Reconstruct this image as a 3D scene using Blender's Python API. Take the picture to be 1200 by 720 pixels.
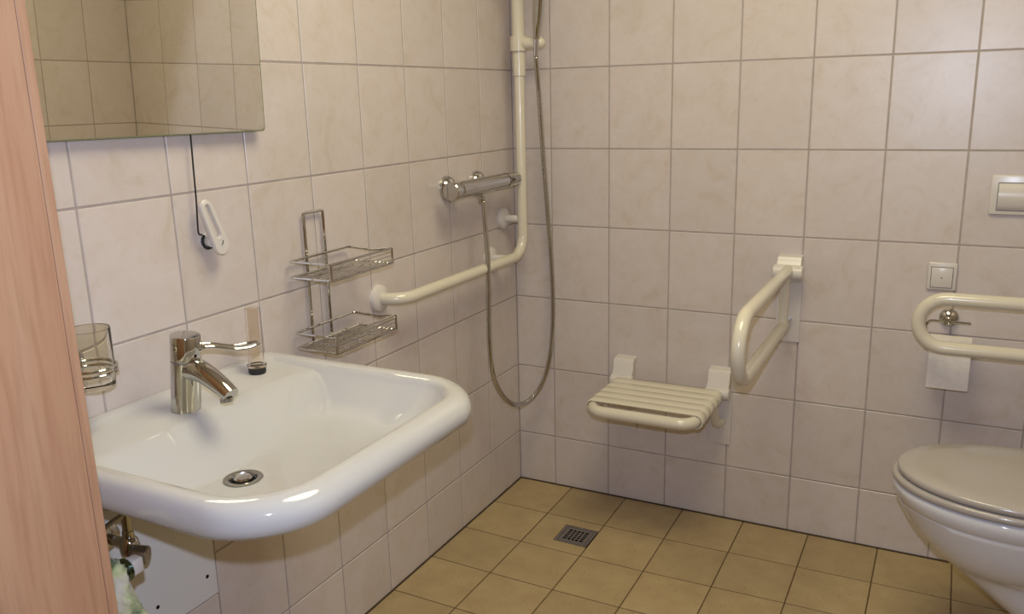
import bpy, bmesh, math, random
from mathutils import Vector, Matrix, noise
random.seed(7)
for o in list(bpy.data.objects): bpy.data.objects.remove(o)
scene = bpy.context.scene
COL = scene.collection
PI = math.pi

# ------------------------------------------------------------------ camera
CAM = Vector((1.3133, -2.5498, 1.34465))
RT = Vector((0.88882706, 0.45757136, -0.0247974))
UP = Vector((-0.08772629, 0.22302152, 0.97085813))
FW = Vector((-0.44976723, 0.86074959, -0.23836859))
FPX = 997.23776
cd = bpy.data.cameras.new('camera'); cam = bpy.data.objects.new('camera', cd); COL.objects.link(cam)
cd.sensor_width = 36; cd.lens = FPX / 1200 * 36; cd.clip_start = .02; cd.clip_end = 50
cam.matrix_world = Matrix(((RT.x, UP.x, -FW.x, CAM.x), (RT.y, UP.y, -FW.y, CAM.y), (RT.z, UP.z, -FW.z, CAM.z), (0, 0, 0, 1)))
scene.camera = cam
def at(px, py, ax, val):            # where the line of sight through a pixel meets the plane (axis ax = val)
    d = FW + RT * ((px - 600) / FPX) - UP * ((py - 360) / FPX)
    return CAM + d * ((val - CAM[ax]) / d[ax])

# ------------------------------------------------------------------ world, light, exposure
w = bpy.data.worlds.new('world'); scene.world = w; w.use_nodes = True
w.node_tree.nodes['Background'].inputs[0].default_value = (1, .9, .75, 1)
w.node_tree.nodes['Background'].inputs[1].default_value = .05
vs = scene.view_settings
vs.view_transform = 'Standard'; vs.look = 'None'; vs.exposure = 0.0; vs.gamma = 1; vs.use_curve_mapping = False
def area(name, loc, size, power, col, rot=(0, 0, 0)):
    l = bpy.data.lights.new(name, 'AREA'); l.shape = 'DISK'; l.size = size; l.energy = power; l.color = col
    o = bpy.data.objects.new(name, l); COL.objects.link(o); o.location = loc; o.rotation_euler = rot; return o
CEIL_W, FLASH_W = 18.5, 46
LAMP = Vector((.95, -1.15, 2.5))
area('lamp_light', LAMP + Vector((0, 0, -.085)), .90, CEIL_W, (1.0, .93, .62))
fl = bpy.data.lights.new('camera_flash', 'SPOT'); fl.energy = FLASH_W; fl.color = (.83, .94, 1.24)
fl.spot_size = math.radians(78); fl.spot_blend = .15; fl.shadow_soft_size = .012
fo = bpy.data.objects.new('camera_flash', fl); COL.objects.link(fo)
mw = cam.matrix_world.copy(); mw.translation = CAM + UP * .085 - RT * .01; fo.matrix_world = mw

# ------------------------------------------------------------------ materials
def new(name):
    m = bpy.data.materials.new(name); m.use_nodes = True
    return m, m.node_tree.nodes, m.node_tree.links, m.node_tree.nodes['Principled BSDF']
def plain(name, col, rough=.4, metal=0, spec=.5, coat=0):
    m, n, l, b = new(name)
    b.inputs['Base Color'].default_value = (*col, 1); b.inputs['Roughness'].default_value = rough
    b.inputs['Metallic'].default_value = metal; b.inputs['Specular IOR Level'].default_value = spec
    b.inputs['Coat Weight'].default_value = coat; b.inputs['Coat Roughness'].default_value = .03
    return m
def node(n, t, **k):
    x = n.new(t)
    for a, v in k.items(): setattr(x, a, v)
    return x
def ramp(n, stops):
    r = n.new('ShaderNodeValToRGB'); e = r.color_ramp.elements
    while len(e) < len(stops): e.new(.5)
    for q, (p, c) in zip(e, stops): q.position = p; q.color = (*c, 1)
    return r
def tilecoords(n, l):
    tc = n.new('ShaderNodeTexCoord'); oi = n.new('ShaderNodeObjectInfo')
    mu = n.new('ShaderNodeMath'); mu.operation = 'MULTIPLY'; mu.inputs[1].default_value = 40; l.new(oi.outputs['Random'], mu.inputs[0])
    ad = n.new('ShaderNodeVectorMath'); ad.operation = 'ADD'; l.new(tc.outputs['Object'], ad.inputs[0]); l.new(mu.outputs[0], ad.inputs[1])
    return ad.outputs[0], oi.outputs['Random']
def mat_wall_tile():
    m, n, l, b = new('wall_tile'); v, rnd = tilecoords(n, l)
    a = node(n, 'ShaderNodeTexNoise'); a.inputs['Scale'].default_value = 9; a.inputs['Detail'].default_value = 5; a.inputs['Roughness'].default_value = .6; a.inputs['Distortion'].default_value = 1.4
    l.new(v, a.inputs['Vector'])
    r = ramp(n, [(.28, (.550, .472, .412)), (.42, (.592, .520, .480)), (.56, (.607, .537, .510)), (.75, (.627, .560, .538))])
    l.new(a.outputs['Fac'], r.inputs[0])
    c = node(n, 'ShaderNodeTexNoise'); c.inputs['Scale'].default_value = 22; c.inputs['Detail'].default_value = 3; c.inputs['Distortion'].default_value = 2
    l.new(v, c.inputs['Vector'])
    r2 = ramp(n, [(.30, (.965, .955, .94)), (.5, (1, 1, 1))]); l.new(c.outputs['Fac'], r2.inputs[0])
    mx = node(n, 'ShaderNodeMix', data_type='RGBA', blend_type='MULTIPLY'); mx.inputs[0].default_value = 1
    l.new(r.outputs[0], mx.inputs[6]); l.new(r2.outputs[0], mx.inputs[7])
    hs = n.new('ShaderNodeHueSaturation'); mr = n.new('ShaderNodeMapRange'); mr.inputs[3].default_value = .965; mr.inputs[4].default_value = 1.03
    l.new(rnd, mr.inputs[0]); l.new(mr.outputs[0], hs.inputs['Value']); l.new(mx.outputs[2], hs.inputs['Color']); l.new(hs.outputs[0], b.inputs['Base Color'])
    b.inputs['Roughness'].default_value = .32; b.inputs['Specular IOR Level'].default_value = .60
    bp = n.new('ShaderNodeBump'); bp.inputs['Strength'].default_value = .05; bp.inputs['Distance'].default_value = .004
    l.new(a.outputs['Fac'], bp.inputs['Height']); l.new(bp.outputs[0], b.inputs['Normal'])
    return m
def mat_floor_tile():
    m, n, l, b = new('floor_tile'); v, rnd = tilecoords(n, l)
    a = node(n, 'ShaderNodeTexNoise'); a.inputs['Scale'].default_value = 14; a.inputs['Detail'].default_value = 6; l.new(v, a.inputs['Vector'])
    r = ramp(n, [(.3, (.375, .272, .145)), (.7, (.43, .325, .175))]); l.new(a.outputs['Fac'], r.inputs[0])
    s = node(n, 'ShaderNodeTexVoronoi'); s.inputs['Scale'].default_value = 75; l.new(v, s.inputs['Vector'])
    sr = ramp(n, [(.06, (.35, .3, .22)), (.16, (1, 1, 1))]); l.new(s.outputs['Distance'], sr.inputs[0])
    w2 = node(n, 'ShaderNodeTexVoronoi'); w2.inputs['Scale'].default_value = 200; l.new(v, w2.inputs['Vector'])
    wr = ramp(n, [(.08, (.72, .68, .6)), (.25, (1, 1, 1))]); l.new(w2.outputs['Distance'], wr.inputs[0])
    m1 = node(n, 'ShaderNodeMix', data_type='RGBA', blend_type='MULTIPLY'); m1.inputs[0].default_value = .8
    l.new(r.outputs[0], m1.inputs[6]); l.new(sr.outputs[0], m1.inputs[7])
    m2 = node(n, 'ShaderNodeMix', data_type='RGBA', blend_type='MULTIPLY'); m2.inputs[0].default_value = .8
    l.new(m1.outputs[2], m2.inputs[6]); l.new(wr.outputs[0], m2.inputs[7])
    hs = n.new('ShaderNodeHueSaturation'); mr = n.new('ShaderNodeMapRange'); mr.inputs[3].default_value = .94; mr.inputs[4].default_value = 1.06
    l.new(rnd, mr.inputs[0]); l.new(mr.outputs[0], hs.inputs['Value']); l.new(m2.outputs[2], hs.inputs['Color']); l.new(hs.outputs[0], b.inputs['Base Color'])
    b.inputs['Roughness'].default_value = .55; b.inputs['Specular IOR Level'].default_value = .25
    return m
def mat_wood():
    m, n, l, b = new('beech_veneer'); tc = n.new('ShaderNodeTexCoord'); mp = n.new('ShaderNodeMapping'); mp.inputs['Scale'].default_value = (9, 9, .55)
    l.new(tc.outputs['Object'], mp.inputs[0])
    a = node(n, 'ShaderNodeTexNoise'); a.inputs['Scale'].default_value = 1.6; a.inputs['Detail'].default_value = 5; a.inputs['Distortion'].default_value = 1.0; l.new(mp.outputs[0], a.inputs['Vector'])
    r = ramp(n, [(.3, (.345, .178, .100)), (.5, (.385, .214, .124)), (.7, (.412, .252, .150))]); l.new(a.outputs['Fac'], r.inputs[0])
    m2 = n.new('ShaderNodeMapping'); m2.inputs['Scale'].default_value = (160, 160, 9); l.new(tc.outputs['Object'], m2.inputs[0])
    f = node(n, 'ShaderNodeTexNoise'); f.inputs['Scale'].default_value = 1; f.inputs['Detail'].default_value = 3; l.new(m2.outputs[0], f.inputs['Vector'])
    fr = ramp(n, [(.32, (.8, .74, .7)), (.55, (1, 1, 1))]); l.new(f.outputs['Fac'], fr.inputs[0])
    mx = node(n, 'ShaderNodeMix', data_type='RGBA', blend_type='MULTIPLY'); mx.inputs[0].default_value = .6
    l.new(r.outputs[0], mx.inputs[6]); l.new(fr.outputs[0], mx.inputs[7]); l.new(mx.outputs[2], b.inputs['Base Color'])
    b.inputs['Roughness'].default_value = .5; b.inputs['Specular IOR Level'].default_value = .25
    return m
def mat_towel():
    m, n, l, b = new('towel_terry'); tc = n.new('ShaderNodeTexCoord')
    a = node(n, 'ShaderNodeTexNoise'); a.inputs['Scale'].default_value = 26; a.inputs['Detail'].default_value = 3; l.new(tc.outputs['Object'], a.inputs['Vector'])
    r = ramp(n, [(.38, (.12, .16, .08)), (.45, (.36, .42, .22)), (.54, (.62, .65, .36)), (.66, (.68, .64, .54))]); l.new(a.outputs['Fac'], r.inputs[0])
    l.new(r.outputs[0], b.inputs['Base Color']); b.inputs['Roughness'].default_value = 1; b.inputs['Specular IOR Level'].default_value = .05
    b.inputs['Sheen Weight'].default_value = .3
    return m
def mat_glass(name, col=(1, 1, 1), rough=0.0, ior=1.45):
    m, n, l, b = new(name); b.inputs['Base Color'].default_value = (*col, 1); b.inputs['Roughness'].default_value = rough
    b.inputs['Transmission Weight'].default_value = 1; b.inputs['IOR'].default_value = ior
    return m
def mat_noisy(name, c1, c2, scale, rough, spec=.3):
    m, n, l, b = new(name); tc = n.new('ShaderNodeTexCoord'); a = node(n, 'ShaderNodeTexNoise'); a.inputs['Scale'].default_value = scale; a.inputs['Detail'].default_value = 5
    l.new(tc.outputs['Object'], a.inputs['Vector']); r = ramp(n, [(.35, c1), (.65, c2)]); l.new(a.outputs['Fac'], r.inputs[0])
    l.new(r.outputs[0], b.inputs['Base Color']); b.inputs['Roughness'].default_value = rough; b.inputs['Specular IOR Level'].default_value = spec
    return m
def mat_emit(name, col, s):
    m, n, l, b = new(name); b.inputs['Base Color'].default_value = (.8, .8, .8, 1); b.inputs['Emission Color'].default_value = (*col, 1); b.inputs['Emission Strength'].default_value = s
    return m
M = dict(
    tile=mat_wall_tile(), floor_tile=mat_floor_tile(), wood=mat_wood(), towel=mat_towel(),
    grout=mat_noisy('wall_grout', (.35, .305, .29), (.41, .36, .34), 30, .9, .1),
    floor_grout=mat_noisy('floor_grout', (.10, .065, .032), (.14, .095, .05), 30, .9, .1),
    plaster=mat_noisy('plaster', (.78, .75, .70), (.82, .79, .74), 6, .8, .2),
    ceramic=plain('white_ceramic', (.67, .665, .69), .07, 0, .55, .5), basin=plain('basin_ceramic', (.545, .535, .525), .07, 0, .55, .5),
    rail=plain('cream_nylon', (.655, .60, .485), .22, 0, .5, .3),
    white=plain('white_plastic', (.64, .595, .55), .25, 0, .5),
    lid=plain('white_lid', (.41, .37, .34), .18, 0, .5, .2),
    chrome=plain('chrome', (.56, .555, .54), .06, 1), steel=plain('brushed_steel', (.38, .37, .355), .28, 1),
    dark=plain('dark_void', (.012, .011, .010), .8, 0, .1), black=plain('black_rubber', (.015, .015, .017), .45),
    mirror=plain('mirror_silver', (.86, .85, .80), .0, 1), mirror_edge=plain('mirror_edge', (.16, .19, .11), .2, 0, .6), backing=plain('mirror_backing', (.25, .25, .25), .7),
    panel=mat_noisy('grey_panel', (.68, .68, .67), (.72, .72, .71), 3, .35, .4),
    glass=mat_glass('tumbler_glass', (1, 1, .98)), clear=mat_glass('clear_plastic', (1, .97, .96), .03, 1.25),
    paper=mat_noisy('tissue_paper', (.74, .69, .63), (.80, .75, .69), 60, .95, .05),
    lamp=mat_emit('lamp_diffuser', (1, .84, .55), 1.5), seam=plain('seam', (.20, .19, .19), .5), green=mat_glass('green_plastic', (.25, .42, .33), .2, 1.4),
    sealant=mat_noisy('floor_sealant', (.055, .036, .02), (.085, .058, .032), 40, .6, .2),
    door=mat_noisy('door_paint', (.55, .50, .44), (.57, .52, .46), 4, .5, .3),
)

# ------------------------------------------------------------------ mesh helpers
class MB:
    def __init__(s): s.v = []; s.f = []
    def add(s, vs_, fs):
        k = len(s.v); s.v += [Vector(p) for p in vs_]; s.f += [tuple(i + k for i in f) for f in fs]; return s
    def box(s, a, b, bev=0, seg=2):
        bm = bmesh.new(); bmesh.ops.create_cube(bm, size=1)
        a = Vector(a); b = Vector(b); c = (a + b) / 2; d = b - a
        for v in bm.verts: v.co = Vector((v.co.x * d.x, v.co.y * d.y, v.co.z * d.z)) + c
        if bev: bmesh.ops.bevel(bm, geom=bm.edges[:], offset=bev, segments=seg, affect='EDGES', profile=.5)
        bm.verts.ensure_lookup_table(); bm.verts.index_update()
        s.add([v.co for v in bm.verts], [[v.index for v in f.verts] for f in bm.faces]); bm.free(); return s
    def loft(s, loops, cap0=False, cap1=False, closed=True):
        n = len(loops[0]); vs_ = [p for L in loops for p in L]; fs = []
        for k in range(len(loops) - 1):
            for i in range(n if closed else n - 1):
                j = (i + 1) % n
                fs.append((k * n + i, k * n + j, (k + 1) * n + j, (k + 1) * n + i))
        if cap0: fs.append(tuple(reversed(range(n))))
        if cap1: fs.append(tuple((len(loops) - 1) * n + i for i in range(n)))
        return s.add(vs_, fs)
    def tube(s, pts, r, n=12, cap=True, closed=False, round_end=False):
        pts = [Vector(p) for p in pts]; N = len(pts)
        rs = r if isinstance(r, (list, tuple)) else [r] * N
        tg = []
        for i in range(N):
            if closed: t = pts[(i + 1) % N] - pts[i - 1]
            else: t = pts[min(i + 1, N - 1)] - pts[max(i - 1, 0)]
            tg.append(t.normalized())
        u = tg[0].orthogonal().normalized(); loops = []
        for i in range(N):
            u = (u - tg[i] * u.dot(tg[i])).normalized(); v = tg[i].cross(u)
            loops.append([pts[i] + (u * math.cos(2 * PI * k / n) + v * math.sin(2 * PI * k / n)) * rs[i] for k in range(n)])
        if round_end and not closed:
            def dome(c, t, L, rr):
                out = []
                for a in (30, 60, 80):
                    q = math.radians(a); out.append([c + (p - c) * math.cos(q) + t * rr * math.sin(q) for p in L])
                return out
            loops = dome(pts[0], -tg[0], loops[0], rs[0])[::-1] + loops + dome(pts[-1], tg[-1], loops[-1], rs[-1])
        if closed: loops.append(loops[0]); return s.loft(loops)
        return s.loft(loops, cap, cap)
    def lathe(s, base, axis, prof, n=24):           # prof: (radius, height along axis)
        axis = Vector(axis).normalized(); u = axis.orthogonal().normalized(); v = axis.cross(u); base = Vector(base)
        loops = [[base + axis * h + (u * math.cos(2 * PI * k / n) + v * math.sin(2 * PI * k / n)) * max(r, 1e-4) for k in range(n)] for r, h in prof]
        return s.loft(loops, True, True)
    def mesh(s, name, off=Vector((0, 0, 0)), smooth=True, ang=35):
        me = bpy.data.meshes.new(name); me.from_pydata([tuple(p - off) for p in s.v], [], s.f); me.validate()
        bm = bmesh.new(); bm.from_mesh(me); bmesh.ops.remove_doubles(bm, verts=bm.verts, dist=1e-6); bmesh.ops.recalc_face_normals(bm, faces=bm.faces); bm.to_mesh(me); bm.free()
        if smooth:
            me.polygons.foreach_set('use_smooth', [True] * len(me.polygons))
            me.set_sharp_from_angle(angle=math.radians(ang))
        return me
ROOT = {}
def off_of(p):
    return ROOT.get(p.name, Vector((0, 0, 0))) if p else None
def part(name, mb, mat, parent, smooth=True, ang=35, label=None):
    """a piece of a thing; vertices are given in world space"""
    off = off_of(parent); me = mb.mesh(name, off, smooth, ang); me.materials.append(M[mat])
    o = bpy.data.objects.new(name, me); COL.objects.link(o); o.parent = parent; ROOT[o.name] = off
    if label: o['label'] = label
    return o
def single(name, mb, mat, base, label=None, cat=None, group=None, kind=None, smooth=True, ang=35):
    base = Vector(base); me = mb.mesh(name, base, smooth, ang); me.materials.append(M[mat])
    o = bpy.data.objects.new(name, me); COL.objects.link(o); o.location = base; ROOT[o.name] = base
    return tag(o, label, cat, group, kind)
def tag(o, label=None, cat=None, group=None, kind=None):
    if label: o['label'] = label
    if cat: o['category'] = cat
    if group: o['group'] = group
    if kind: o['kind'] = kind
    return o
def thing(name, base, label, cat, group=None):
    o = bpy.data.objects.new(name, None); COL.objects.link(o); o.location = base; o.empty_display_size = .05
    ROOT[o.name] = Vector(base); return tag(o, label, cat, group)
def fillet(pts, rad, seg=7):                         # polyline with rounded corners
    pts = [Vector(p) for p in pts]; out = [pts[0]]
    for i in range(1, len(pts) - 1):
        r = rad[i - 1] if isinstance(rad, (list, tuple)) else rad
        a = (pts[i - 1] - pts[i]).normalized(); b = (pts[i + 1] - pts[i]).normalized(); h = a.angle(b) / 2
        d = r / math.tan(h); c = pts[i] + (a + b).normalized() * (r / math.sin(h)); p0 = pts[i] + a * d; p1 = pts[i] + b * d
        u = p0 - c; v = p1 - c; th = u.angle(v)
        for k in range(seg + 1):
            t = k / seg; out.append(c + (u * math.sin((1 - t) * th) + v * math.sin(t * th)) / math.sin(th))
    out.append(pts[-1]); return out
def catmull(pts, n=6):
    pts = [Vector(p) for p in pts]; P = [pts[0] * 2 - pts[1]] + pts + [pts[-1] * 2 - pts[-2]]; out = []
    for i in range(1, len(P) - 2):
        for k in range(n):
            t = k / n; a, b, c, d = P[i - 1], P[i], P[i + 1], P[i + 2]
            out.append(.5 * ((2 * b) + (c - a) * t + (2 * a - 5 * b + 4 * c - d) * t * t + (3 * b - a - 3 * c + d) * t ** 3))
    return out + [pts[-1]]
def rrect(x0, x1, y0, y1, rs, z, n=10):              # rounded rectangle, corners (x0,y0) (x1,y0) (x1,y1) (x0,y1)
    out = []
    for (cx, cy, sx, sy, a0), r in zip(((x0, y0, 1, 1, PI), (x1, y0, -1, 1, 1.5 * PI), (x1, y1, -1, -1, 0), (x0, y1, 1, -1, .5 * PI)), rs):
        for k in range(n + 1):
            a = a0 + k / n * PI / 2; out.append(Vector((cx + sx * r + r * math.cos(a), cy + sy * r + r * math.sin(a), z)))
    return out

# ------------------------------------------------------------------ room shell
W, D, H = 1.9386, 3.25, 2.5
TZ = [0, .182] + [.182 + .25 * k for k in range(1, 10)] + [H]
J = .0036
TM = {}
def tile_mesh(w_, h_, mat, th=.008):
    k = (round(w_, 4), round(h_, 4), mat)
    if k not in TM:
        b = MB().box((0, -th, 0), (w_ - J, 0, h_ - J), .0014, 1); me = b.mesh('tile', smooth=False); me.materials.append(M[mat]); TM[k] = me
    return TM[k]
def put_tile(me, parent, loc, rot):
    o = bpy.data.objects.new('tile', me); COL.objects.link(o); o.parent = parent; o.location = loc; o.rotation_euler = rot; return o
REC = .0012                                           # joints lie this far behind the tile faces
def wall(name, a, b):
    return single(name, MB().box(a, b), 'grout', (0, 0, 0), kind='structure', smooth=False)
wl = wall('wall_left', (-.12, -D - .1, -.05), (-REC, .12, H))
wb = wall('wall_back', (-REC, REC, -.05), (W + .12, .12, H))
wr = wall('wall_right', (W + REC, -D - .1, -.05), (W + .12, REC, H))
XB = [0] + [.1386 + .2 * k for k in range(10) if .1386 + .2 * k < W - .03] + [W]
YR = [.2 * k for k in range(17)] + [D]
YL = [0] + [.2132 + .2 * k for k in range(16) if .2132 + .2 * k < D - .03] + [D]
def tile_wall(parent, us, zs, place, skip=None):
    for i in range(len(us) - 1):
        for j in range(len(zs) - 1):
            z0, z1 = zs[j], zs[j + 1]
            if skip:
                q = skip(i, j, z0, z1)
                if q is None: continue
                z0, z1 = q
            w_, h_ = us[i + 1] - us[i], z1 - z0
            loc, rot = place(us[i] + J / 2, z0 + J / 2, w_ - J); put_tile(tile_mesh(w_, h_, 'tile'), parent, loc, rot)
PAN0, PAN1, PANZ0, PANZ1 = 1.4132, 1.8132, .340, .682
def left_skip(i, j, z0, z1):
    if PAN0 - .01 < YL[i] < PAN1 - .01:
        if abs(z0 - .432) < .01: return None
        if abs(z0 - .182) < .01: return z0, PANZ0
    return z0, z1
# tile local frame: x along width, z up, visible face on +y side (y=0)
tile_wall(wb, XB, TZ, lambda u, z, wd: ((u + wd, 0, z), (0, 0, PI)))
tile_wall(wl, YL, TZ, lambda u, z, wd: ((0, -u, z), (0, 0, -PI / 2)), left_skip)
tile_wall(wr, YR, TZ, lambda u, z, wd: ((W, -u - wd, z), (0, 0, PI / 2)))
def dip(x, y): return -.009 * math.exp(-(((x - .55) / .42) ** 2 + ((y + .52) / .36) ** 2))   # falls towards the drain
XF = [0, .2027] + [.2027 + .2 * k for k in range(1, 10) if .2027 + .2 * k < W - .03] + [W]
YF = [0, .2052] + [.2052 + .2 * k for k in range(1, 16) if .2052 + .2 * k < D - .03] + [D]
def hz_(x, y): return dip(x, y) * min(1, min(x, -y) / .12) if min(x, -y) < .12 else dip(x, y)
gv, gf = [], []
for x in XF:
    for y in YF: gv.append((x, -y, hz_(x, -y) - .0009))
ny = len(YF)
for i in range(len(XF) - 1):
    for j in range(ny - 1):
        if (i, j) != (1, 1): gf.append((i * ny + j, i * ny + j + 1, (i + 1) * ny + j + 1, (i + 1) * ny + j))
fl_ = single('floor', MB().add(gv, gf).box((-.1, -D - .1, -.12), (W + .1, .1, -.022)), 'floor_grout', (0, 0, 0), kind='structure', smooth=False)
for i in range(len(XF) - 1):
    for j in range(ny - 1):
        x0, x1, y0, y1 = XF[i], XF[i + 1], -YF[j + 1], -YF[j]
        q00, q10, q11, q01 = hz_(x0, y0), hz_(x1, y0), hz_(x1, y1), hz_(x0, y1)
        def zt(x, y):
            u, v = (x - x0) / (x1 - x0), (y - y0) / (y1 - y0); return q00 * (1 - u) * (1 - v) + q10 * u * (1 - v) + q11 * u * v + q01 * (1 - u) * v
        rects = [(x0 + J / 2, y0 + J / 2, x1 - J / 2, y1 - J / 2)]
        if (i, j) == (1, 1):
            hx0, hx1, hy0, hy1 = .289, x1, -.354, -.245
            rects = [(x0 + J / 2, y0 + J / 2, x1 - J / 2, hy0), (x0 + J / 2, hy1, x1 - J / 2, y1 - J / 2), (x0 + J / 2, hy0, hx0, hy1)]
        b = MB(); cx, cy = (x0 + x1) / 2, (y0 + y1) / 2
        for (a0, b0, a1, b1) in rects:
            c = [(a0, b0), (a1, b0), (a1, b1), (a0, b1)]; e_ = .0011
            ci = [(a0 + e_, b0 + e_), (a1 - e_, b0 + e_), (a1 - e_, b1 - e_), (a0 + e_, b1 - e_)]
            b.add([(x, y, zt(x, y) - .009) for x, y in c] + [(x, y, zt(x, y) - .0008) for x, y in c] + [(x, y, zt(x, y)) for x, y in ci],
                  [(3, 2, 1, 0), (8, 9, 10, 11)] + [(k, (k + 1) % 4, 4 + (k + 1) % 4, 4 + k) for k in range(4)] + [(4 + k, 4 + (k + 1) % 4, 8 + (k + 1) % 4, 8 + k) for k in range(4)])
        me = b.mesh('tile', Vector((cx, cy, 0)), smooth=False); me.materials.append(M['floor_tile']); put_tile(me, fl_, (cx, cy, 0), (0, 0, 0))
# dark sealant along the foot of the walls
for n_, a, c in (('trim_2', (0, -D, -.001), (.0045, -.0045, .0042)), ('trim_3', (0, -.0045, -.001), (W, 0, .0042)), ('trim_4', (W - .0045, -D, -.001), (W, -.0045, .0042))):
    single(n_, MB().box(a, c, .001, 1), 'sealant', a, kind='structure', smooth=False)
single('ceiling', MB().box((-.12, -D - .1, H), (W + .12, .12, H + .1)), 'plaster', (0, 0, H), kind='structure', smooth=False)
wf = single('wall_front', MB().box((-.12, -D - .2, -.05), (.45, -D, H)).box((1.42, -D - .2, -.05), (W + .12, -D, H)).box((.45, -D - .2, 2.06), (1.42, -D, H)), 'plaster', (0, -D, 0), kind='structure', smooth=False)
dr = single('door_1', MB().box((.47, -D - .09, .005), (1.40, -D - .04, 2.045), .003, 1), 'door', (.935, -D - .05, 0), kind='structure')
part('door_handle', MB().lathe((1.31, -D - .04, 1.05), (0, 1, 0), [(.025, 0), (.025, .008), (.009, .008), (.009, .05)], 16).tube([(1.31, -D + .008, 1.05), (1.2, -D + .008, 1.05)], .009, 10, round_end=True), 'steel', dr)
part('door_frame', MB().box((.451, -D - .12, 0), (.469, -D + .015, 2.059)).box((1.401, -D - .12, 0), (1.419, -D + .015, 2.059)).box((.469, -D - .12, 2.046), (1.401, -D + .015, 2.059)), 'door', dr, False)
# smooth grey access panel let into the tiling under the basin
ap = single('trim_1', MB().box((-REC, -PAN1 + .001, PANZ0 + .002), (.001, -PAN0 - .002, PANZ1 - .002), .0008, 1), 'panel', (0, -1.6, .34), kind='structure', smooth=False)
for (px, py) in ((243, 676), (185, 712)):
    p = at(px, py, 0, .001); part('screw_slot', MB().lathe((.0008, p.y, p.z), (1, 0, 0), [(.0042, 0), (.0042, .0006)], 12), 'dark', ap)

# ------------------------------------------------------------------ ceiling lamp
t = thing('ceiling_lamp', LAMP, 'round warm white ceiling lamp fixed above the room', 'lamp')
part('lamp_base', MB().lathe(LAMP, (0, 0, -1), [(.49, 0), (.49, .025), (.475, .028)], 40), 'white', t)
part('diffuser', MB().lathe(LAMP + Vector((0, 0, -.0285)), (0, 0, -1), [(.474, 0), (.47, .02), (.44, .038), (.30, .046), (.001, .049)], 40), 'lamp', t)


# ------------------------------------------------------------------ tall cabinet
t = thing('tall_cabinet', (.25, -2.29, 0), 'tall beech veneer cabinet beside the washbasin', 'cabinet')
CX, CY0, CY1, CH = .5, -1.9915, -2.592, 2.02
part('side_panel', MB().box((.01, CY0 - .0105, .06), (CX, CY0, CH), .0008, 1), 'wood', t, False)
part('side_panel', MB().box((.01, CY1, .06), (CX, CY1 + .0105, CH), .0008, 1), 'wood', t, False)
part('door', MB().box((CX - .019, CY1 + .0125, .064), (CX, CY0 - .0113, CH - .022), .0008, 1), 'wood', t, False)
part('top_panel', MB().box((.01, CY1 + .011, CH - .019), (CX, CY0 - .011, CH)), 'wood', t, False)
part('back_panel', MB().box((.01, CY1 + .011, .06), (.016, CY0 - .011, CH - .019)), 'wood', t, False)
part('bottom_panel', MB().box((.016, CY1 + .011, .06), (CX - .021, CY0 - .011, .078)), 'wood', t, False)
part('plinth', MB().box((.02, CY1 + .02, 0), (CX - .03, CY0 - .02, .06)), 'dark', t, False)

# ------------------------------------------------------------------ washbasin
BY = -1.503; HW = .308
t = thing('washbasin', (0, BY, .69), 'wide white ceramic washbasin hung on the tiled wall', 'washbasin')
def bl(x0, x1, hw, rb, rf, z, dy=0):
    L = rrect(x0, x1, BY - hw + dy, BY + hw + dy, (rb, rf, rf, rb), z, 12)
    for p in L: p.x -= .026 * ((p.y - BY) / HW) ** 2 * max(0, (p.x - .2) / .4)
    return L
E0 = .001
loops = [bl(E0, .300, .16, .02, .10, .690), bl(E0, .420, .222, .02, .11, .705), bl(E0, .505, .270, .02, .115, .740), bl(E0, .540, .292, .02, .118, .759), bl(E0, .560, .301, .012, .12, .764), bl(E0, .573, .3065, .01, .12, .773),
         bl(E0, .578, HW, .01, .12, .786), bl(E0, .576, .3072, .01, .12, .799), bl(E0, .569, .304, .01, .118, .810), bl(E0, .559, .299, .01, .115, .8165), bl(E0 + .003, .549, .292, .01, .11, .8195), bl(.010, .541, .284, .012, .105, .820),
         bl(.018, .534, .277, .014, .10, .8190), bl(.026, .528, .271, .018, .095, .8150), bl(.034, .524, .267, .02, .09, .8090)]
bowl = [(.130, .5215, .2645, .03, .088, .8045), (.142, .518, .261, .045, .086, .798), (.154, .512, .256, .055, .085, .785), (.170, .504, .249, .065, .085, .766), (.186, .493, .240, .07, .088, .749), (.198, .476, .224, .075, .09, .7385), (.207, .445, .195, .08, .088, .7305), (.214, .405, .155, .075, .08, .7240), (.219, .360, .112, .065, .066, .7190), (.226, .320, .068, .046, .046, .7165), (.230, .294, .034, .031, .031, .7155)]
DRY = -1.560
for (x0, x1, hw, rb, rf, z) in bowl:
    k = max(0, (.80 - z) / .085) * (DRY - BY); loops.append(bl(x0, x1, hw, rb, rf, z, k))
b = MB().loft(loops, True, False)
bs = part('bowl', b, 'basin', t, True, 60)
dz = .7155
dc = Vector((.262, DRY, dz))
part('drain', MB().lathe(dc + Vector((0, 0, -.012)), (0, 0, 1), [(.030, 0), (.0305, .012), (.0335, .0125), (.0332, .0142), (.0315, .0150), (.0245, .0138), (.0225, .010), (.0215, .002)], 36), 'steel', t)
part('drain_plug', MB().lathe(dc + Vector((0, 0, -.005)), (0, 0, 1), [(.0155, 0), (.0155, .007), (.0135, .0095), (.004, .0105)], 28), 'chrome', t)
part('drain_throat', MB().lathe(dc + Vector((0, 0, -.0075)), (0, 0, 1), [(.0203, 0), (.0203, .0006)], 28), 'dark', t)

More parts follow.
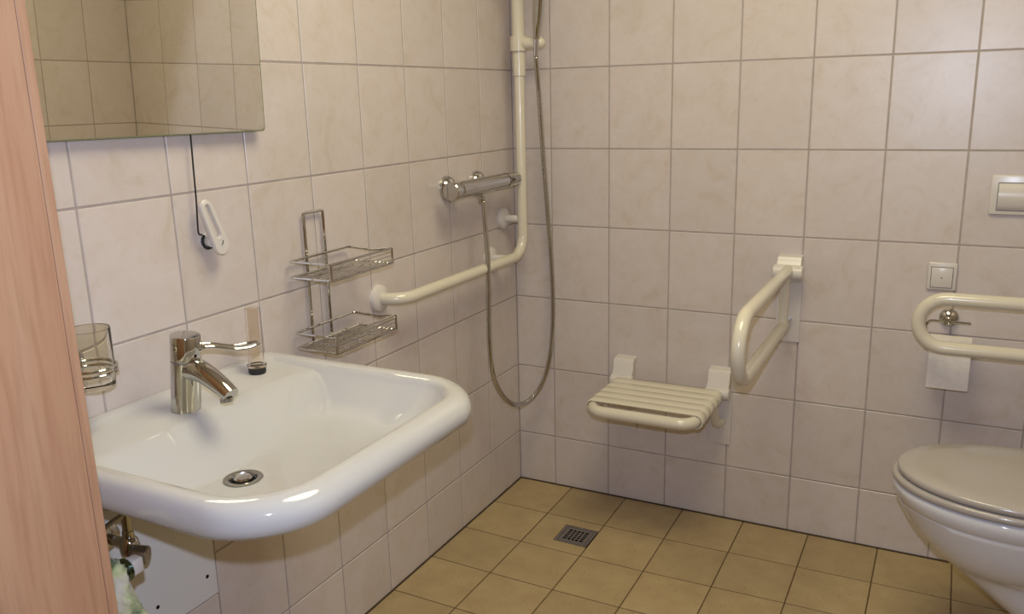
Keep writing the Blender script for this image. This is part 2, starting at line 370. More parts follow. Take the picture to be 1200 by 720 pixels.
# ------------------------------------------------------------------ basin mixer tap
fb = at(219, 481, 2, .8045)
FX, FY = fb.x - .004, fb.y + .002
t = thing('basin_mixer_tap', (FX, FY, .8036), 'chrome single lever mixer tap with a long loop handle on the washbasin', 'tap')
part('body', MB().lathe((FX, FY, .8036), (0, 0, 1), [(.0275, 0), (.0275, .002), (.0262, .006), (.0262, .097)], 40), 'chrome', t)
part('collar', MB().lathe((FX, FY, .9006), (0, 0, 1), [(.0245, 0), (.0245, .0022)], 36), 'seam', t)
cap = part('cap', MB().lathe((FX, FY, .9028), (0, 0, 1), [(.0262, 0), (.0264, .002), (.0264, .044), (.025, .0465), (.018, .0478), (.001, .048)], 40), 'chrome', t)
sp = [Vector((FX + .004, FY, .886)), Vector((FX + .03, FY, .889)), Vector((FX + .056, FY, .884)), Vector((FX + .088, FY, .872)), Vector((FX + .110, FY, .862))]
sp = catmull(sp, 6)
def ell_tube(path, ra, rb_):
    loops = []
    for i, p in enumerate(path):
        tg = (path[min(i + 1, len(path) - 1)] - path[max(i - 1, 0)]).normalized(); sd = Vector((0, 1, 0)); upv = tg.cross(sd); f = i / (len(path) - 1)
        loops.append([p + sd * ra(f) * math.cos(2 * PI * k / 24) + upv * rb_(f) * math.sin(2 * PI * k / 24) for k in range(24)])
    return loops
part('spout', MB().loft(ell_tube(sp, lambda f: .0225 - .006 * f, lambda f: .0235 - .0105 * f), True, True), 'chrome', t, True, 50)
ed = (sp[-1] - sp[-2]).normalized()
part('aerator', MB().lathe(sp[-1] + Vector((-.011, 0, -.009)), Vector((.25, 0, -1)), [(.0115, 0), (.0115, .0065), (.0095, .007), (.0095, .005)], 24), 'steel', t)
tip = at(291, 396, 1, FY + .108)
root = Vector((FX + .016, FY + .016, .927))
dv = (tip - root); dh = Vector((dv.x, dv.y, 0)).normalized(); sd = Vector((-dh.y, dh.x, 0))
Ln = math.hypot(dv.x, dv.y)
prof = [(0, .0085, 0), (.25, .0085, .0), (.6, .0095, -.006), (.85, .011, -.004), (1.0, .0085, .0)]
pa = [root + dh * Ln * f + sd * wd + Vector((0, 0, dv.z * f + zz)) for f, wd, zz in prof]
pb = [root + dh * Ln * f - sd * wd + Vector((0, 0, dv.z * f + zz)) for f, wd, zz in prof][::-1]
loop = catmull(pa, 5) + [tip + dh * .007 + sd * .004, tip + dh * .007 - sd * .004] + catmull(pb, 5)
lv = part('lever', MB().tube(loop, .0036, 10, closed=True), 'chrome', t)
part('lever_boss', MB().lathe(root - dh * .006, dh, [(.0115, 0), (.0115, .008), (.0095, .0105)], 20), 'chrome', lv)
hd = Vector((.55, -.8, 0)).normalized()
part('temperature_dot', MB().lathe(Vector((FX, FY, .915)) + Vector((.80, -.05, 0)).normalized() * .0255 + Vector((0, 0, 0)), Vector((.80, -.05, 0)), [(.0030, 0), (.0030, .0013)], 12), 'dark', t)

bpy.data.objects['basin_mixer_tap'].rotation_euler = (math.radians(-1.5), math.radians(6.5), 0)

# ------------------------------------------------------------------ clear tube on the basin deck
tb = at(302, 438, 2, .8055); tt = at(295.5, 361, 0, tb.x - .004); ax_ = (tt - tb)
t = thing('clear_plastic_tube', tb, 'clear plastic tube with a black rubber foot on the washbasin', 'tube')
A = ax_.normalized(); Hh = ax_.length
part('rubber_foot', MB().lathe(tb + Vector((0, 0, .0005)), (0, 0, 1), [(.0165, 0), (.0178, .004), (.0178, .0125), (.016, .0135)], 28), 'black', t)
part('flange', MB().lathe(tb + Vector((0, 0, .0142)), A, [(.0185, 0), (.0198, .003), (.0198, .0055), (.0165, .0085), (.0145, .0085), (.0145, 0)], 32), 'clear', t)
part('tube_wall', MB().loft([[q for q in L] for L in [
    [tb + Vector((0, 0, .0145)) + A * h + (A.orthogonal().normalized() * math.cos(2 * PI * k / 32) + A.cross(A.orthogonal().normalized()) * math.sin(2 * PI * k / 32)) * r for k in range(32)]
    for r, h in ((.0140, 0), (.0162, .006), (.0158, .03), (.0152, Hh - .017), (.0149, Hh - .0145), (.0139, Hh - .015), (.0139, .004))]], False, True), 'clear', t)

# ------------------------------------------------------------------ tumbler in its ring holder
CU = Vector((.058, -1.668, .8895))
t = thing('tumbler', CU, 'clear glass tumbler standing in the chrome ring holder', 'tumbler')
part('glass_wall', MB().lathe(CU, (0, 0, 1), [(.029, 0), (.0325, .003), (.0345, .03), (.0355, .1005), (.0350, .102), (.0338, .1012), (.0328, .03), (.0305, .011), (.001, .009)], 40), 'glass', t)
t = thing('tumbler_holder', (0, CU.y, CU.z + .03), 'chrome ring holder on the wall tiles carrying the tumbler', 'holder')
part('ring', MB().tube([CU + Vector((.0375 * math.cos(a), .0375 * math.sin(a), .036)) for a in [2 * PI * k / 40 for k in range(40)]], .0028, 10, closed=True).tube([CU + Vector((.0375 * math.cos(a), .0375 * math.sin(a), .027)) for a in [2 * PI * k / 40 for k in range(40)]], .0028, 10, closed=True), 'chrome', t)
part('stem', MB().tube([(0.006, CU.y, CU.z + .0315), (CU.x - .038, CU.y, CU.z + .0315)], .007, 14), 'chrome', t)
part('rosette', MB().lathe((0, CU.y, CU.z + .0315), (1, 0, 0), [(.024, 0), (.024, .005), (.02, .008), (.001, .009)], 28), 'chrome', t)

# ------------------------------------------------------------------ tilting mirror
a_, b_ = math.radians(1.508), math.radians(-.803)
MN = Vector((math.cos(a_) * math.cos(b_), math.sin(b_), -math.sin(a_))).normalized()
P0 = Vector((.02, -1.5, 1.29))
mu_ = Vector((0, 1, 0)); mu_ = (mu_ - MN * mu_.dot(MN)).normalized(); mv_ = MN.cross(mu_)
if mv_.z < 0: mv_ = -mv_
def mpix(px, py):
    d = FW + RT * ((px - 600) / FPX) - UP * ((py - 360) / FPX); q = CAM + d * ((P0 - CAM).dot(MN) / d.dot(MN)) - P0
    return q.dot(mu_), q.dot(mv_)
c0 = mpix(311, 153.3); c1 = mpix(55, 166.5); c2 = mpix(303, 0)
def mirror_outline(u0, u1, vl, vr, v1, r):
    L = rrect(u0, u1, 0, v1, (r, r, r, r), 0, 8); out = []
    for p in L:
        f = (p.x - u0) / (u1 - u0); base = vl + (vr - vl) * f; out.append((p.x, base + p.y * (v1 - base) / v1 if False else base * (1 - p.y / v1) + p.y))
    return out
UL = -.42
vl = c0[1] + (c1[1] - c0[1]) * (UL - c0[0]) / (c1[0] - c0[0])
mo = mirror_outline(UL, c0[0], vl, c0[1], .66, .008)
t = thing('tilting_mirror', P0 + mu_ * -.05, 'frameless wall mirror with rounded corners hung above the washbasin', 'mirror')
def moff(d, s=0): return [P0 + mu_ * (u - math.copysign(s, u - (UL + c0[0]) / 2)) + mv_ * (v - math.copysign(s, v - .33)) + MN * d for u, v in mo]
part('mirror_face', MB().loft([moff(-.0002, .0022), moff(0, .0022)], True, True), 'mirror', t, False)
part('glass_edge', MB().loft([moff(-.0055), moff(-.0003)], True, True), 'mirror_edge', t, False)
part('backing', MB().loft([moff(-.0115, .03), moff(-.0056, .03)], True, True), 'backing', t, False)
for yy in (-1.28, -1.72):
    for zz in (1.36, 1.86):
        xx = .02 + (zz - 1.29) * math.tan(a_) - .0118
        part('wall_mount', MB().lathe((0, yy, zz), (1, 0, 0), [(.012, 0), (.012, max(.004, xx - .0012))], 16), 'steel', t)

# ------------------------------------------------------------------ pull cord and handle
k0 = at(240, 282, 0, 0); ct = at(223, 156, 0, .012); cbm = at(230, 236, 0, .012)
h0 = at(240, 243, 0, .026); h1 = at(260, 290, 0, .026)
t = thing('pull_cord', (0, k0.y, k0.z), 'black pull cord with a white ring handle on the tiles below the mirror', 'pull cord')
part('cord', MB().tube(catmull([Vector((.012, ct.y, 1.310)), ct, (ct + cbm) / 2, cbm, at(231.5, 262, 0, .014), at(233, 274, 0, .016), at(237, 275, 0, .018)], 5), .0017, 8), 'black', t)
hx = (h1 - h0).normalized(); hs = Vector((1, 0, 0)).cross(hx).normalized(); hn = hx.cross(hs)
def stad(cc0, cc1, r0, r1, n=14):
    out = []
    for k in range(n + 1):
        a = PI / 2 + PI * k / n; out.append(cc0 + hx * r0 * math.cos(a) + hs * r0 * math.sin(a))
    for k in range(n + 1):
        a = -PI / 2 + PI * k / n; out.append(cc1 + hx * r1 * math.cos(a) + hs * r1 * math.sin(a))
    return out
hd_ = part('pull_handle', MB(), 'white', t) if False else None
ho = stad(h0, h1 - hx * .004, .0155, .0190); hi = stad(h0 + hx * .002, h1 - hx * .030, .0062, .0068)
def shift(L, d): return [p + Vector((1, 0, 0)) * d for p in L]
def shr(L, c, s): return [p + (c - p).normalized() * s for p in L]
mc = (h0 + h1) / 2
b = MB().loft([shift(hi, -.004), shr(shift(ho, -.005), mc, .003), shift(ho, -.001), shift(ho, .002), shr(shift(ho, .006), mc, .003), shift(shr(hi, mc, -.002), .006), shift(hi, .003), shift(hi, -.004)])
hp = part('pull_handle', b, 'white', t, True, 50)
part('handle_mark', MB().tube([h1 + hx * (-.016 + .008 * math.sin(q)) + hs * (-.002 + .006 * math.cos(q)) + Vector((.0068, 0, 0)) for q in [0.2 + k * .25 for k in range(7)]], .0008, 6), 'black', hp)
part('wall_knob', MB().lathe((0, k0.y, k0.z), (1, 0, 0), [(.0165, 0), (.0165, .004), (.0125, .006), (.0115, .018), (.0125, .0205), (.001, .021)], 28), 'white', t)
part('cord_wrap', MB().tube([Vector((.009 + .003 * (k % 2) * .3, k0.y + .0145 * math.cos(a), k0.z + .0145 * math.sin(a))) for k, a in [(k, PI * .75 + k * .2) for k in range(18)]], .0032, 8, round_end=True), 'black', t)

# ------------------------------------------------------------------ wire rack
t = thing('wire_rack', (0, -1.02, .79), 'two tier chrome wire shower rack hung on the tiled wall', 'rack')
WR = .0027
ya, yb = -1.0635, -.9965
part('hanger_frame', MB().tube(fillet([(.010, ya, .80), (.010, ya, 1.1035), (.010, yb, 1.1035), (.010, yb, .80)], .006), .0036, 8, round_end=True), 'chrome', t)
X0, X1, Y0, Y1 = .012, .128, -1.124, -.896
for zt in (1.003, .838):
    zb = zt - .036
    bk = part('basket', MB().tube(fillet([(X0, Y0 + .03, zb), (X0, Y0, zb), (X1, Y0, zb), (X1, Y1, zb), (X0, Y1, zb), (X0, Y0 + .03, zb)], .006), WR, 8), 'chrome', t)
    part('rim_wire', MB().tube(fillet([(X0, Y0 + .03, zt), (X0, Y0, zt), (X1, Y0, zt), (X1, Y1, zt), (X1 - .052, Y1 - .004, zt - .006), (X0, Y1 - .015, zt), (X0, Y0 + .03, zt)], [.006, .005, .005, .012, .012]), WR, 8), 'chrome', bk)
    for yy in (Y0, Y1):
        part('corner_post', MB().tube([(X1 + .0005, yy, zb), (X1 + .0005, yy, zt)], WR, 8), 'chrome', bk)
    part('front_rail', MB().tube([(X1, Y0, zt - .009), (X1, Y1, zt - .009)], .0016, 8), 'chrome', bk)
    part('front_rail', MB().tube([(X1, Y0, zt - .018), (X1, Y1, zt - .018)], .0016, 8), 'chrome', bk)
    for k in range(9):
        x = X0 + (X1 - X0) * (k + 1) / 10
        part('shelf_wire', MB().tube([(x, Y0 - .001, zb + .001), (x, Y1 + .001, zb + .001)], .0015, 6), 'chrome', bk)
    for yy in (Y0 + .06, (Y0 + Y1) / 2, Y1 - .06):
        part('cross_wire', MB().tube([(X0, yy, zb - .0025), (X1, yy, zb - .0025)], .0019, 8), 'chrome', bk)

# ------------------------------------------------------------------ L-shaped grab rail
def flange(c, axis, r=.036, th=.016):
    return MB().lathe(c, axis, [(r, 0), (r, th * .45), (r * .92, th * .8), (r * .72, th), (.019, th + .002)], 32)
RX, RZ, RY = .075, .846, -.091
t = thing('corner_grab_rail', (0, -.4, RZ), 'cream white L-shaped grab rail with shower pole on the tiled wall', 'grab rail')
part('rail_tube', MB().tube(fillet([(0, -.792, RZ), (RX, -.792, RZ), (RX, RY, RZ), (RX, RY, 1.98), (0, RY, 1.98)], [.055, .07, .055], 10), .0165, 20), 'rail', t)
part('wall_flange', flange((0, -.792, RZ), (1, 0, 0)), 'white', t)
part('wall_flange', flange((0, RY, 1.98), (1, 0, 0)), 'white', t)
for (yy, zz) in ((-.185, RZ), (RY, .962)):
    pf = part('wall_flange', flange((0, yy, zz), (1, 0, 0)), 'white', t)
    part('support_stub', MB().tube([(.006, yy, zz), (RX, yy, zz)], .0125, 16), 'white', pf)
sl = part('slider', MB().tube([(RX, RY, 1.412), (RX, RY, 1.74)], .0198, 24), 'rail', t)
# ------------------------------------------------------------------ hand shower with hose
hh = at(629, 54, 1, RY)
part('head_clamp', MB().tube([(RX, RY, 1.486), (RX, RY, 1.530)], .0265, 24).tube([(RX + .015, RY, 1.508), (hh.x + .008, RY, 1.507)], .0195, 20, round_end=True), 'rail', sl)
t = thing('hand_shower', (hh.x, RY - .012, 1.5), 'chrome hand shower held in the clamp on the pole', 'hand shower')
p0 = at(628, 66, 1, RY - .02); p1 = at(628.5, 44, 1, RY - .022); p2 = at(631, 10, 1, RY - .04); p3 = at(633, -30, 1, RY - .07); p4 = at(634, -60, 1, RY - .10)
part('handle', MB().tube(catmull([p1, p2, p3, p4], 6), [.0105 + .0070 * math.sin(min(1, i / 6) * PI / 2) for i in range(19)], 18, round_end=True), 'chrome', t)
part('spray_head', MB().lathe(p4 + Vector((.0, -.02, .03)), Vector((.35, -.75, -.55)), [(.012, -.02), (.030, -.012), (.046, .002), (.046, .014), (.042, .018), (.001, .018)], 32), 'chrome', t)
part('hose_nut', MB().tube([p1 + (p0 - p1) * .02, p0], [.0085, .0078], 16), 'chrome', t)
HY = -.035
hz = [at(567, 236, 0, .078), at(568.5, 262, 0, .082), at(571.5, 300, 0, .088), at(573, 350, 0, .092), at(573.5, 400, 0, .095), at(578, 440, 0, .10), at(589, 464, 0, .11), at(604, 474.5, 0, .12), at(622, 468, 1, -.115), at(637, 446, 1, -.08), at(645.5, 410, 1, -.06), at(648, 365, 1, -.048), at(646.5, 310, 1, -.042), at(642, 250, 1, -.042), at(636.5, 180, 1, -.055), at(632, 115, 1, -.075), p0]
path = catmull(hz, 26)
part('hose', MB().tube(path, [.0074 + (.0012 if i % 2 else -.0006) for i in range(len(path))], 10), 'chrome', t, True, 80)
# ------------------------------------------------------------------ shower mixer
vA, vB = at(528, 223, 0, .070), at(605.5, 211, 0, .070)
VZ = (vA.z + vB.z) / 2; VX = .070; ya, yb = vA.y, vB.y
t = thing('shower_mixer', (0, (ya + yb) / 2, VZ), 'chrome thermostatic bar mixer under the shower pole with two round rosettes', 'mixer')
part('bar_body', MB().lathe((VX, ya + .038, VZ), (0, 1, 0), [(.0235, 0), (.0235, .003), (.0248, .004), (.0248, .278)], 32), 'chrome', t)
part('temperature_knob', MB().lathe((VX, ya + .037, VZ), (0, -1, 0), [(.025, 0), (.0265, .003), (.0268, .034), (.024, .0375), (.001, .038)], 24), 'chrome', t)
part('flow_knob', MB().lathe((VX, ya + .320, VZ), (0, 1, 0), [(.0248, 0), (.0225, .03), (.019, yb - ya - .322), (.001, yb - ya - .32)], 24), 'chrome', t)
part('knob_gap', MB().lathe((VX, ya + .3165, VZ), (0, 1, 0), [(.0212, 0), (.0212, .003)], 24), 'dark', t)
for yy in (at(526, 220, 0, .01).y, at(560.5, 208, 0, .01).y):
    rz_ = part('rosette', MB().lathe((0, yy, VZ), (1, 0, 0), [(.036, 0), (.036, .004), (.034, .012), (.026, .022), (.019, .026), (.017, .05)], 32), 'chrome', t)
vo = at(567, 224, 0, .078)
part('hose_outlet', MB().lathe((VX, vo.y, VZ - .02), (0, 0, -1), [(.0085, 0), (.0085, .012), (.0105, .013), (.0105, .03), (.008, .034)], 16), 'chrome', t)

# ------------------------------------------------------------------ fold-up shower seat
SX = (.405, .717); SZ = .438
t = thing('shower_bench', (.56, 0, .26), 'cream slatted fold-up shower seat mounted on the tiled wall', 'shower seat')
for x in SX:
    bp_ = part('wall_plate', MB().box((x - .035, -.007, .258), (x + .035, -.0003, .515), .003, 2), 'white', t)
    part('bracket_head', MB().loft([[Vector((xx, y, z)) for (y, z) in ((-.006, .512), (-.030, .510), (-.036, .504), (-.040, .478), (-.052, .462), (-.058, .440), (-.050, .424), (-.035, .418), (-.006, .418))] for xx in (x - .0335, x - .032, x + .032, x + .0335)], True, True), 'white', bp_, True, 40)
    part('hinge', MB().lathe((x - .0375, -.052, SZ + .004), (1, 0, 0), [(.015, 0), (.0185, .003), (.0185, .072), (.015, .075)], 24), 'white', bp_)
    part('support_leg', MB().tube(fillet([(x + .006, -.125, SZ - .012), (x + .006, -.082, .352), (x + .006, -.006, .335)], [.035]), .0135, 14), 'rail', t)
part('seat_frame', MB().tube(fillet([(SX[0], -.05, SZ), (SX[0], -.338, SZ), (SX[1], -.338, SZ), (SX[1], -.05, SZ)], .045, 9), .0172, 18), 'rail', t)
sy = [-.096, -.143, -.190, -.237, -.284]
for i, y in enumerate(sy):
    hw_ = .0225
    prof_ = [(SX[0] + .0200 * math.cos(math.radians(q)), SZ + .0200 * math.sin(math.radians(q))) for q in range(270, 89, -15)]
    prof_ += [(SX[1] + .0200 * math.cos(math.radians(q)), SZ + .0200 * math.sin(math.radians(q))) for q in range(90, -91, -15)]
    loops_ = []
    n_ = len(prof_)
    for q in range(n_):
        x, z = prof_[q]; xp, zp = prof_[max(q - 1, 0)]; xn, zn = prof_[min(q + 1, n_ - 1)]
        tx, tz = xn - xp, zn - zp; L_ = math.hypot(tx, tz); nx, nz = -tz / L_, tx / L_
        loops_.append([Vector((x + nx * s, y + hw_ * c, z + nz * s)) for c, s in ((-.86, -.0022), (.86, -.0022), (1, -.001), (1, .0012), (.86, .0032), (-.86, .0032), (-1, .0012), (-1, -.001))])
    part('slat', MB().loft(loops_, True, True), 'rail', t, True, 50)

# ------------------------------------------------------------------ fold-up support rails
def fold_rail(base, out, side, z_up, z_low, tipc, label, lenr):
    base = Vector(base); out = Vector(out); side = Vector(side); Z = Vector((0, 0, 1))
    t = thing('fold_up_support_rail', (base.x, base.y, z_low - .07), label, 'grab rail', 'fold-up support rails')
    r = (z_up - z_low) / 2
    P = lambda o, s, z: base + out * o + side * s + Z * z
    pl = MB().loft([[P(o, s, z) for s, z in ((-.034, z_low - .065), (.034, z_low - .065), (.034, z_up + .04), (-.034, z_up + .04))] for o in (.0003, .007)], True, True)
    wp = part('wall_plate', pl, 'white', t, False)
    part('bracket_head', MB().loft([[P(o, s, z) for o, z in ((.007, z_up + .038), (.030, z_up + .036), (.036, z_up + .028), (.042, z_up + .012), (.058, z_up + .002), (.062, z_up - .018), (.05, z_up - .032), (.007, z_up - .034))] for s in (-.033, -.0315, .0315, .033)], True, True), 'white', wp, True, 40)
    part('hinge', MB().lathe(P(.048, -.042, z_up - .006), side, [(.018, 0), (.022, .003), (.022, .081), (.018, .084)], 24), 'white', wp)
    pts = [P(.05, 0, z_up), P(lenr - r, 0, z_up)] + [P(lenr - r + r * math.cos(a), 0, (z_up + z_low) / 2 + r * math.sin(a)) for a in [PI / 2 - PI * k / 16 for k in range(1, 16)]] + [P(lenr - r, 0, z_low), P(.075, 0, z_low)]
    part('rail_tube', MB().tube(pts, .0172, 20, round_end=True), 'rail', t)
    part('strut', MB().tube([P(.088, 0, z_up - .008), P(.088, 0, z_low + .006)], .0135, 16), 'rail', t)
    part('bumper', MB().lathe(P(.007, 0, z_low), out, [(.012, 0), (.011, .03), (.013, .05)], 16), 'chrome', t)
    return t
fold_rail((.908, 0, 0), (0, -1, 0), (1, 0, 0), .842, .684, None, 'fold-up cream support rail on the wall beside the shower seat', .668)
ry = -.18
zu, zl_ = at(1120, 351.5, 1, ry).z, at(1120, 409.5, 1, ry).z
tip_ = at(1067.5, 378, 1, ry).x + .0172
fold_rail((W, ry, 0), (-1, 0, 0), (0, -1, 0), zu, zl_, None, 'fold-up cream support rail above the toilet, in front of the paper roll', W - tip_)

# ------------------------------------------------------------------ flush plate, switch, paper holder
t = thing('flush_plate', (1.48, 0, 1.07), 'white flush plate with a rounded rocker button on the tiles', 'flush plate')
FA, FB, FZ0, FZ1 = at(1160, 228, 1, 0).x, at(1160, 228, 1, 0).x + .165, 1.018, 1.121
part('plate', MB().box((FA, -.009, FZ0), (FB, -.0002, FZ1), .004, 3), 'white', t)
part('rocker_gap', MB().box((FA + .0165, -.0098, FZ0 + .0105), (FB - .0165, -.0088, FZ1 - .0185)), 'seam', t, False)
part('rocker_button', MB().loft([[Vector((x, y, z)) for y, z in [(-.0092, FZ0 + .0125)] + [(-.0092 - .0125 * math.sin(PI * k / 12) ** .7, FZ0 + .0125 + (FZ1 - .0205 - FZ0 - .0125) * k / 12) for k in range(1, 12)] + [(-.0092, FZ1 - .0205)]] for x in (FA + .0185, FB - .0185)], True, True), 'white', t, True, 50)
t = thing('light_switch', (1.305, 0, .845), 'square white switch plate on the tiles above the paper roll', 'switch')
part('plate', MB().box((1.268, -.008, .806), (1.341, -.0002, .884), .005, 3), 'white', t)
part('rocker_gap', MB().box((1.2765, -.0086, .8135), (1.3315, -.0078, .8715)), 'seam', t, False)
part('rocker', MB().box((1.2780, -.0115, .815), (1.3300, -.0082, .870), .0022, 2), 'white', t)
part('pilot_dot', MB().lathe((1.304, -.0114, .842), (0, -1, 0), [(.0016, 0), (.0016, .0006)], 10), 'dark', t)
rc = at(1112, 373, 1, -.01)
t = thing('toilet_paper_holder', (rc.x, 0, rc.z), 'chrome bent rod paper holder on the tiles by the toilet', 'paper holder')
part('rosette', MB().lathe((rc.x, 0, rc.z), (0, -1, 0), [(.025, 0), (.025, .006), (.022, .012), (.011, .018), (.009, .05), (.011, .058), (.001, .06)], 28), 'chrome', t)
rodY = -.066
RLx0, RLx1, RLz, RLr = 1.291, 1.391, .650, .056
hx0 = RLx0 - .014
part('rod', MB().tube(fillet([(rc.x + .05, rodY + .012, rc.z), (hx0, rodY + .012, rc.z), (hx0, rodY + .012, RLz), (RLx1 - .004, rodY + .012, RLz)], [.016, .014]), .0038, 10, round_end=True), 'chrome', t)
t = thing('toilet_paper_roll', (1.34, rodY, RLz - .06), 'white toilet paper roll hanging on the bent rod holder', 'paper roll')
RLy = rodY + .012 - .0; c = Vector((0, RLy, RLz - .012))
def ring(x, r): return [Vector((x, c.y + r * math.cos(2 * PI * k / 40), c.z + r * math.sin(2 * PI * k / 40))) for k in range(40)]
RLr = .0535
part('paper', MB().loft([ring(RLx0, .021), ring(RLx0, RLr - .002), ring(RLx0 + .002, RLr), ring(RLx1 - .002, RLr), ring(RLx1, RLr - .002), ring(RLx1, .021), ring(RLx0, .021)]), 'paper', t, True, 40)
part('hanging_sheet', MB().loft([[Vector((x, y, z)) for x in (RLx0, RLx0 + .05, RLx1)] for y, z in [(c.y - (RLr + .0008) * math.cos(a), c.z + (RLr + .0008) * math.sin(a)) for a in [math.radians(q) for q in (100, 80, 60, 40, 20, 0)]] + [(c.y - RLr - .0012, c.z - .02), (c.y - RLr - .0022, c.z - .078), (c.y - RLr - .0030, c.z - .078), (c.y - RLr - .0020, c.z)]], closed=False), 'paper', t, True, 40)

# ------------------------------------------------------------------ wall-hung toilet
TY = -.47; TX = 1.237
t = thing('wall_hung_toilet', (W - .35, TY, .09), 'white wall-hung toilet with closed lid under the support rail', 'toilet')
def egg(xf, hw_, z, xback, n=28, pw=1.0, dy=0):      # rounded front towards -x, straight sides to xback
    out = []; a = hw_ * 1.45; xc = xf + a
    for k in range(n + 1):
        q = -PI / 2 + PI * k / n; out.append(Vector((xc - a * abs(math.cos(q)) ** .92, TY + hw_ * math.sin(q), z)))
    out.append(Vector((xback, TY + hw_ * .97, z))); out.append(Vector((xback, TY - hw_ * .97, z))); return out
XBK = W - .0005
body = [egg(1.70, .075, .085, XBK), egg(1.625, .088, .088, XBK), egg(1.595, .094, .10, XBK), egg(1.535, .098, .145, XBK), egg(1.475, .097, .19, XBK), egg(1.420, .097, .232, XBK), egg(1.384, .099, .258, XBK), egg(1.368, .105, .270, XBK), egg(1.352, .122, .284, XBK), egg(1.335, .140, .300, XBK), egg(1.308, .158, .327, XBK), egg(1.280, .171, .362, XBK), egg(1.260, .179, .397, XBK), egg(1.253, .1815, .4085, XBK), egg(1.2545, .181, .4095, XBK), egg(1.2545, .181, .4110, XBK), egg(1.2515, .183, .4120, XBK), egg(1.245, .185, .435, XBK), egg(1.243, .185, .446, XBK), egg(1.249, .181, .4515, XBK), egg(1.262, .172, .4525, XBK)]
part('bowl', MB().loft(body, True, True), 'ceramic', t, True, 60)
XS = 1.70
def slab(xf, hw_, z0, z1, rr, xb, dome=0):
    L = [egg(xf + rr, hw_ - rr, z0, xb - rr), egg(xf + rr * .3, hw_ - rr * .3, z0 + rr * .3, xb - rr * .3), egg(xf, hw_, z0 + rr, xb), egg(xf, hw_, z1 - rr, xb), egg(xf + rr * .3, hw_ - rr * .3, z1 - rr * .3, xb - rr * .3), egg(xf + rr, hw_ - rr, z1, xb - rr)]
    if dome: L += [egg(xf + .05, hw_ - .045, z1 + dome * .6, xb - .03), egg(xf + .11, hw_ - .10, z1 + dome, xb - .08)]
    return MB().loft(L, True, True)
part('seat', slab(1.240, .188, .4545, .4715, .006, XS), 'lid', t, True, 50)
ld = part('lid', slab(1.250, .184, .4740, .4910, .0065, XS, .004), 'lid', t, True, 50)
part('hinge', MB().tube([(XS + .012, TY - .12, .474), (XS + .012, TY + .12, .474)], .012, 16, round_end=True), 'white', t)

# ------------------------------------------------------------------ angle valve below the basin
av = at(151, 632, 0, .062)
t = thing('angle_valve', (0, av.y, av.z), 'chrome angle valve with supply hose on the grey panel under the washbasin', 'valve')
part('rosette', MB().lathe((.001, av.y, av.z - .012), (1, 0, 0), [(.026, 0), (.026, .003), (.018, .008)], 24), 'chrome', t)
part('valve_body', MB().tube([(.004, av.y, av.z - .012), (.062, av.y, av.z - .012)], .010, 16, round_end=True).lathe((.062, av.y, av.z - .032), (0, 0, 1), [(.008, 0), (.016, .006), (.0175, .018), (.015, .03), (.010, .036), (.010, .048), (.0085, .05), (.0085, .085)], 24), 'chrome', t)
kb = at(164.5, 650.5, 0, .095); dk = Vector((.75, .45, -.12)).normalized()
part('valve_knob', MB().tube([(.062, av.y, av.z - .018), kb - dk * .012], .007, 12).lathe(kb - dk * .014, dk, [(.0155, 0), (.0165, .002), (.0165, .025), (.0145, .0275), (.001, .0275)], 24), 'steel', t)
part('supply_hose', MB().tube(catmull([Vector((.062, av.y, av.z + .05)), Vector((.066, av.y - .03, av.z + .048)), Vector((.07, av.y - .08, av.z + .04)), Vector((.075, av.y - .12, av.z + .045)), Vector((.08, av.y - .13, av.z + .085))], 6), .0048, 10), 'steel', t)

# ------------------------------------------------------------------ towel rail and shaggy towel
cb = at(157, 662.5, 0, .25)
t = thing('towel_rail', (cb.x, CY0, cb.z), 'short towel rail with a white end cap on the cabinet side', 'towel rail')
part('bar', MB().tube([(cb.x, CY0, cb.z), (cb.x, cb.y - .012, cb.z)], .006, 12), 'steel', t)
part('rosette', MB().lathe((cb.x, CY0, cb.z), (0, 1, 0), [(.018, 0), (.018, .004), (.008, .008)], 20), 'steel', t)
part('end_cap', MB().box((cb.x - .0105, cb.y - .010, cb.z - .0125), (cb.x + .0105, cb.y + .010, cb.z + .0125), .003, 2), 'white', t)
part('collar', MB().lathe((cb.x, cb.y - .0125, cb.z), (0, -1, 0), [(.017, 0), (.0185, .002), (.0185, .01), (.016, .012)], 24), 'green', t)
b = MB(); rows = []
yl, yr = CY0 + .012, cb.y - .030
NU, NV = 46, 120
zb_ = .30
for i in range(NU + 1):
    f = i / NU; L = []
    y = yl + (yr - yl) * f
    ztop = cb.z + .011 + .050 * min(1, (1 - f) * 3.2)
    for k in range(NV):
        g = k / NV; thick = .020
        if g < .44:   x, z, nn = -thick, zb_ + (ztop - zb_) * g / .44, Vector((-1, 0, 0))
        elif g < .56: a = (g - .44) / .12 * PI; x, z, nn = -thick * math.cos(a), ztop + thick * .6 * math.sin(a), Vector((-math.cos(a), 0, math.sin(a)))
        else:         x, z, nn = thick, ztop - (ztop - zb_ - .03) * (g - .56) / .44, Vector((1, 0, 0))
        lowf = min(1, max(0, (cb.z - .02 - z) / .06)); p = Vector((cb.x + x, y + (.024 * lowf + .030 * min(1, max(0, (cb.z - z) / .35))) * f, z))
        fold = .007 * math.sin(f * 9 + z * 6) * (1 if x > 0 else .6)
        p += nn * (fold + .004 * noise.noise(p * 60) + random.uniform(-.0028, .0036)) + Vector((0, random.uniform(-.0015, .0015), random.uniform(-.0015, .0015)))
        L.append(p)
    rows.append(L)
b.loft(rows, True, True)
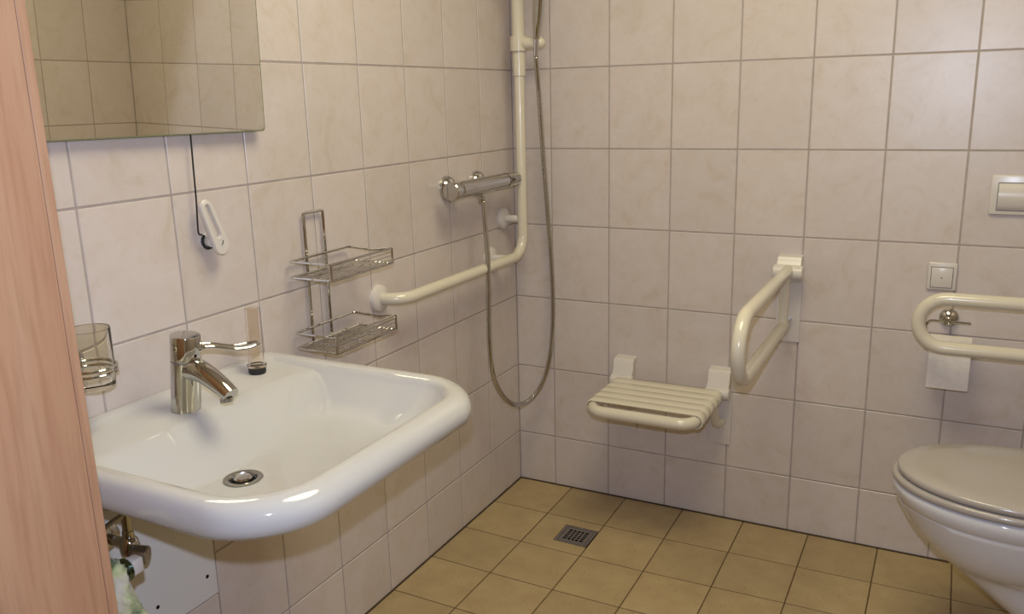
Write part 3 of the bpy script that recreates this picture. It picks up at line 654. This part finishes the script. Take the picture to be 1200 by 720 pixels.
single('fluffy_towel', b, 'towel', (cb.x, (yl + yr) / 2, zb_), 'fluffy pale green and white mottled towel hanging beside the cabinet', 'towel', ang=180)

# ------------------------------------------------------------------ floor drain
zd = hz_(.34, -.30)
t = thing('floor_drain', (.345, -.2995, zd - .002), 'square steel floor drain grate set into the tan floor tiles', 'floor drain')
gx0, gx1, gy0, gy1 = .2905, .3995, -.3525, -.2465
zt = zd - .0012
part('frame', MB().box((gx0, gy0, zt - .006), (gx1, gy0 + .008, zt)).box((gx0, gy1 - .008, zt - .006), (gx1, gy1, zt)).box((gx0, gy0 + .008, zt - .006), (gx0 + .008, gy1 - .008, zt)).box((gx1 - .008, gy0 + .008, zt - .006), (gx1, gy1 - .008, zt)), 'steel', t, False)
part('drain_pit', MB().box((gx0 + .003, gy0 + .003, zt - .0065), (gx1 - .003, gy1 - .003, zt - .0058)), 'dark', t, False)
b = MB(); ix0, ix1, iy0, iy1 = gx0 + .0095, gx1 - .0095, gy0 + .0095, gy1 - .0095
xs = [ix0, ix0 + .012] + [ix0 + .012 + (ix1 - ix0 - .024) * k / 5 for k in range(1, 5)] + [ix1 - .012, ix1]
ys = [iy0, iy0 + .012] + [iy0 + .012 + (iy1 - iy0 - .024) * k / 5 for k in range(1, 5)] + [iy1 - .012, iy1]
b.box((ix0, iy0, zt - .004), (ix1, iy0 + .012, zt - .0003)).box((ix0, iy1 - .012, zt - .004), (ix1, iy1, zt - .0003)).box((ix0, iy0 + .012, zt - .004), (ix0 + .012, iy1 - .012, zt - .0003)).box((ix1 - .012, iy0 + .012, zt - .004), (ix1, iy1 - .012, zt - .0003))
for k in range(1, 5):
    xx = ix0 + .012 + (ix1 - ix0 - .024) * k / 5; yy = iy0 + .012 + (iy1 - iy0 - .024) * k / 5
    b.box((xx - .0022, iy0 + .012, zt - .004), (xx + .0022, iy1 - .012, zt - .0003)); b.box((ix0 + .012, yy - .0022, zt - .0041), (ix1 - .012, yy + .0022, zt - .0004))
part('grate', b, 'steel', t, False)
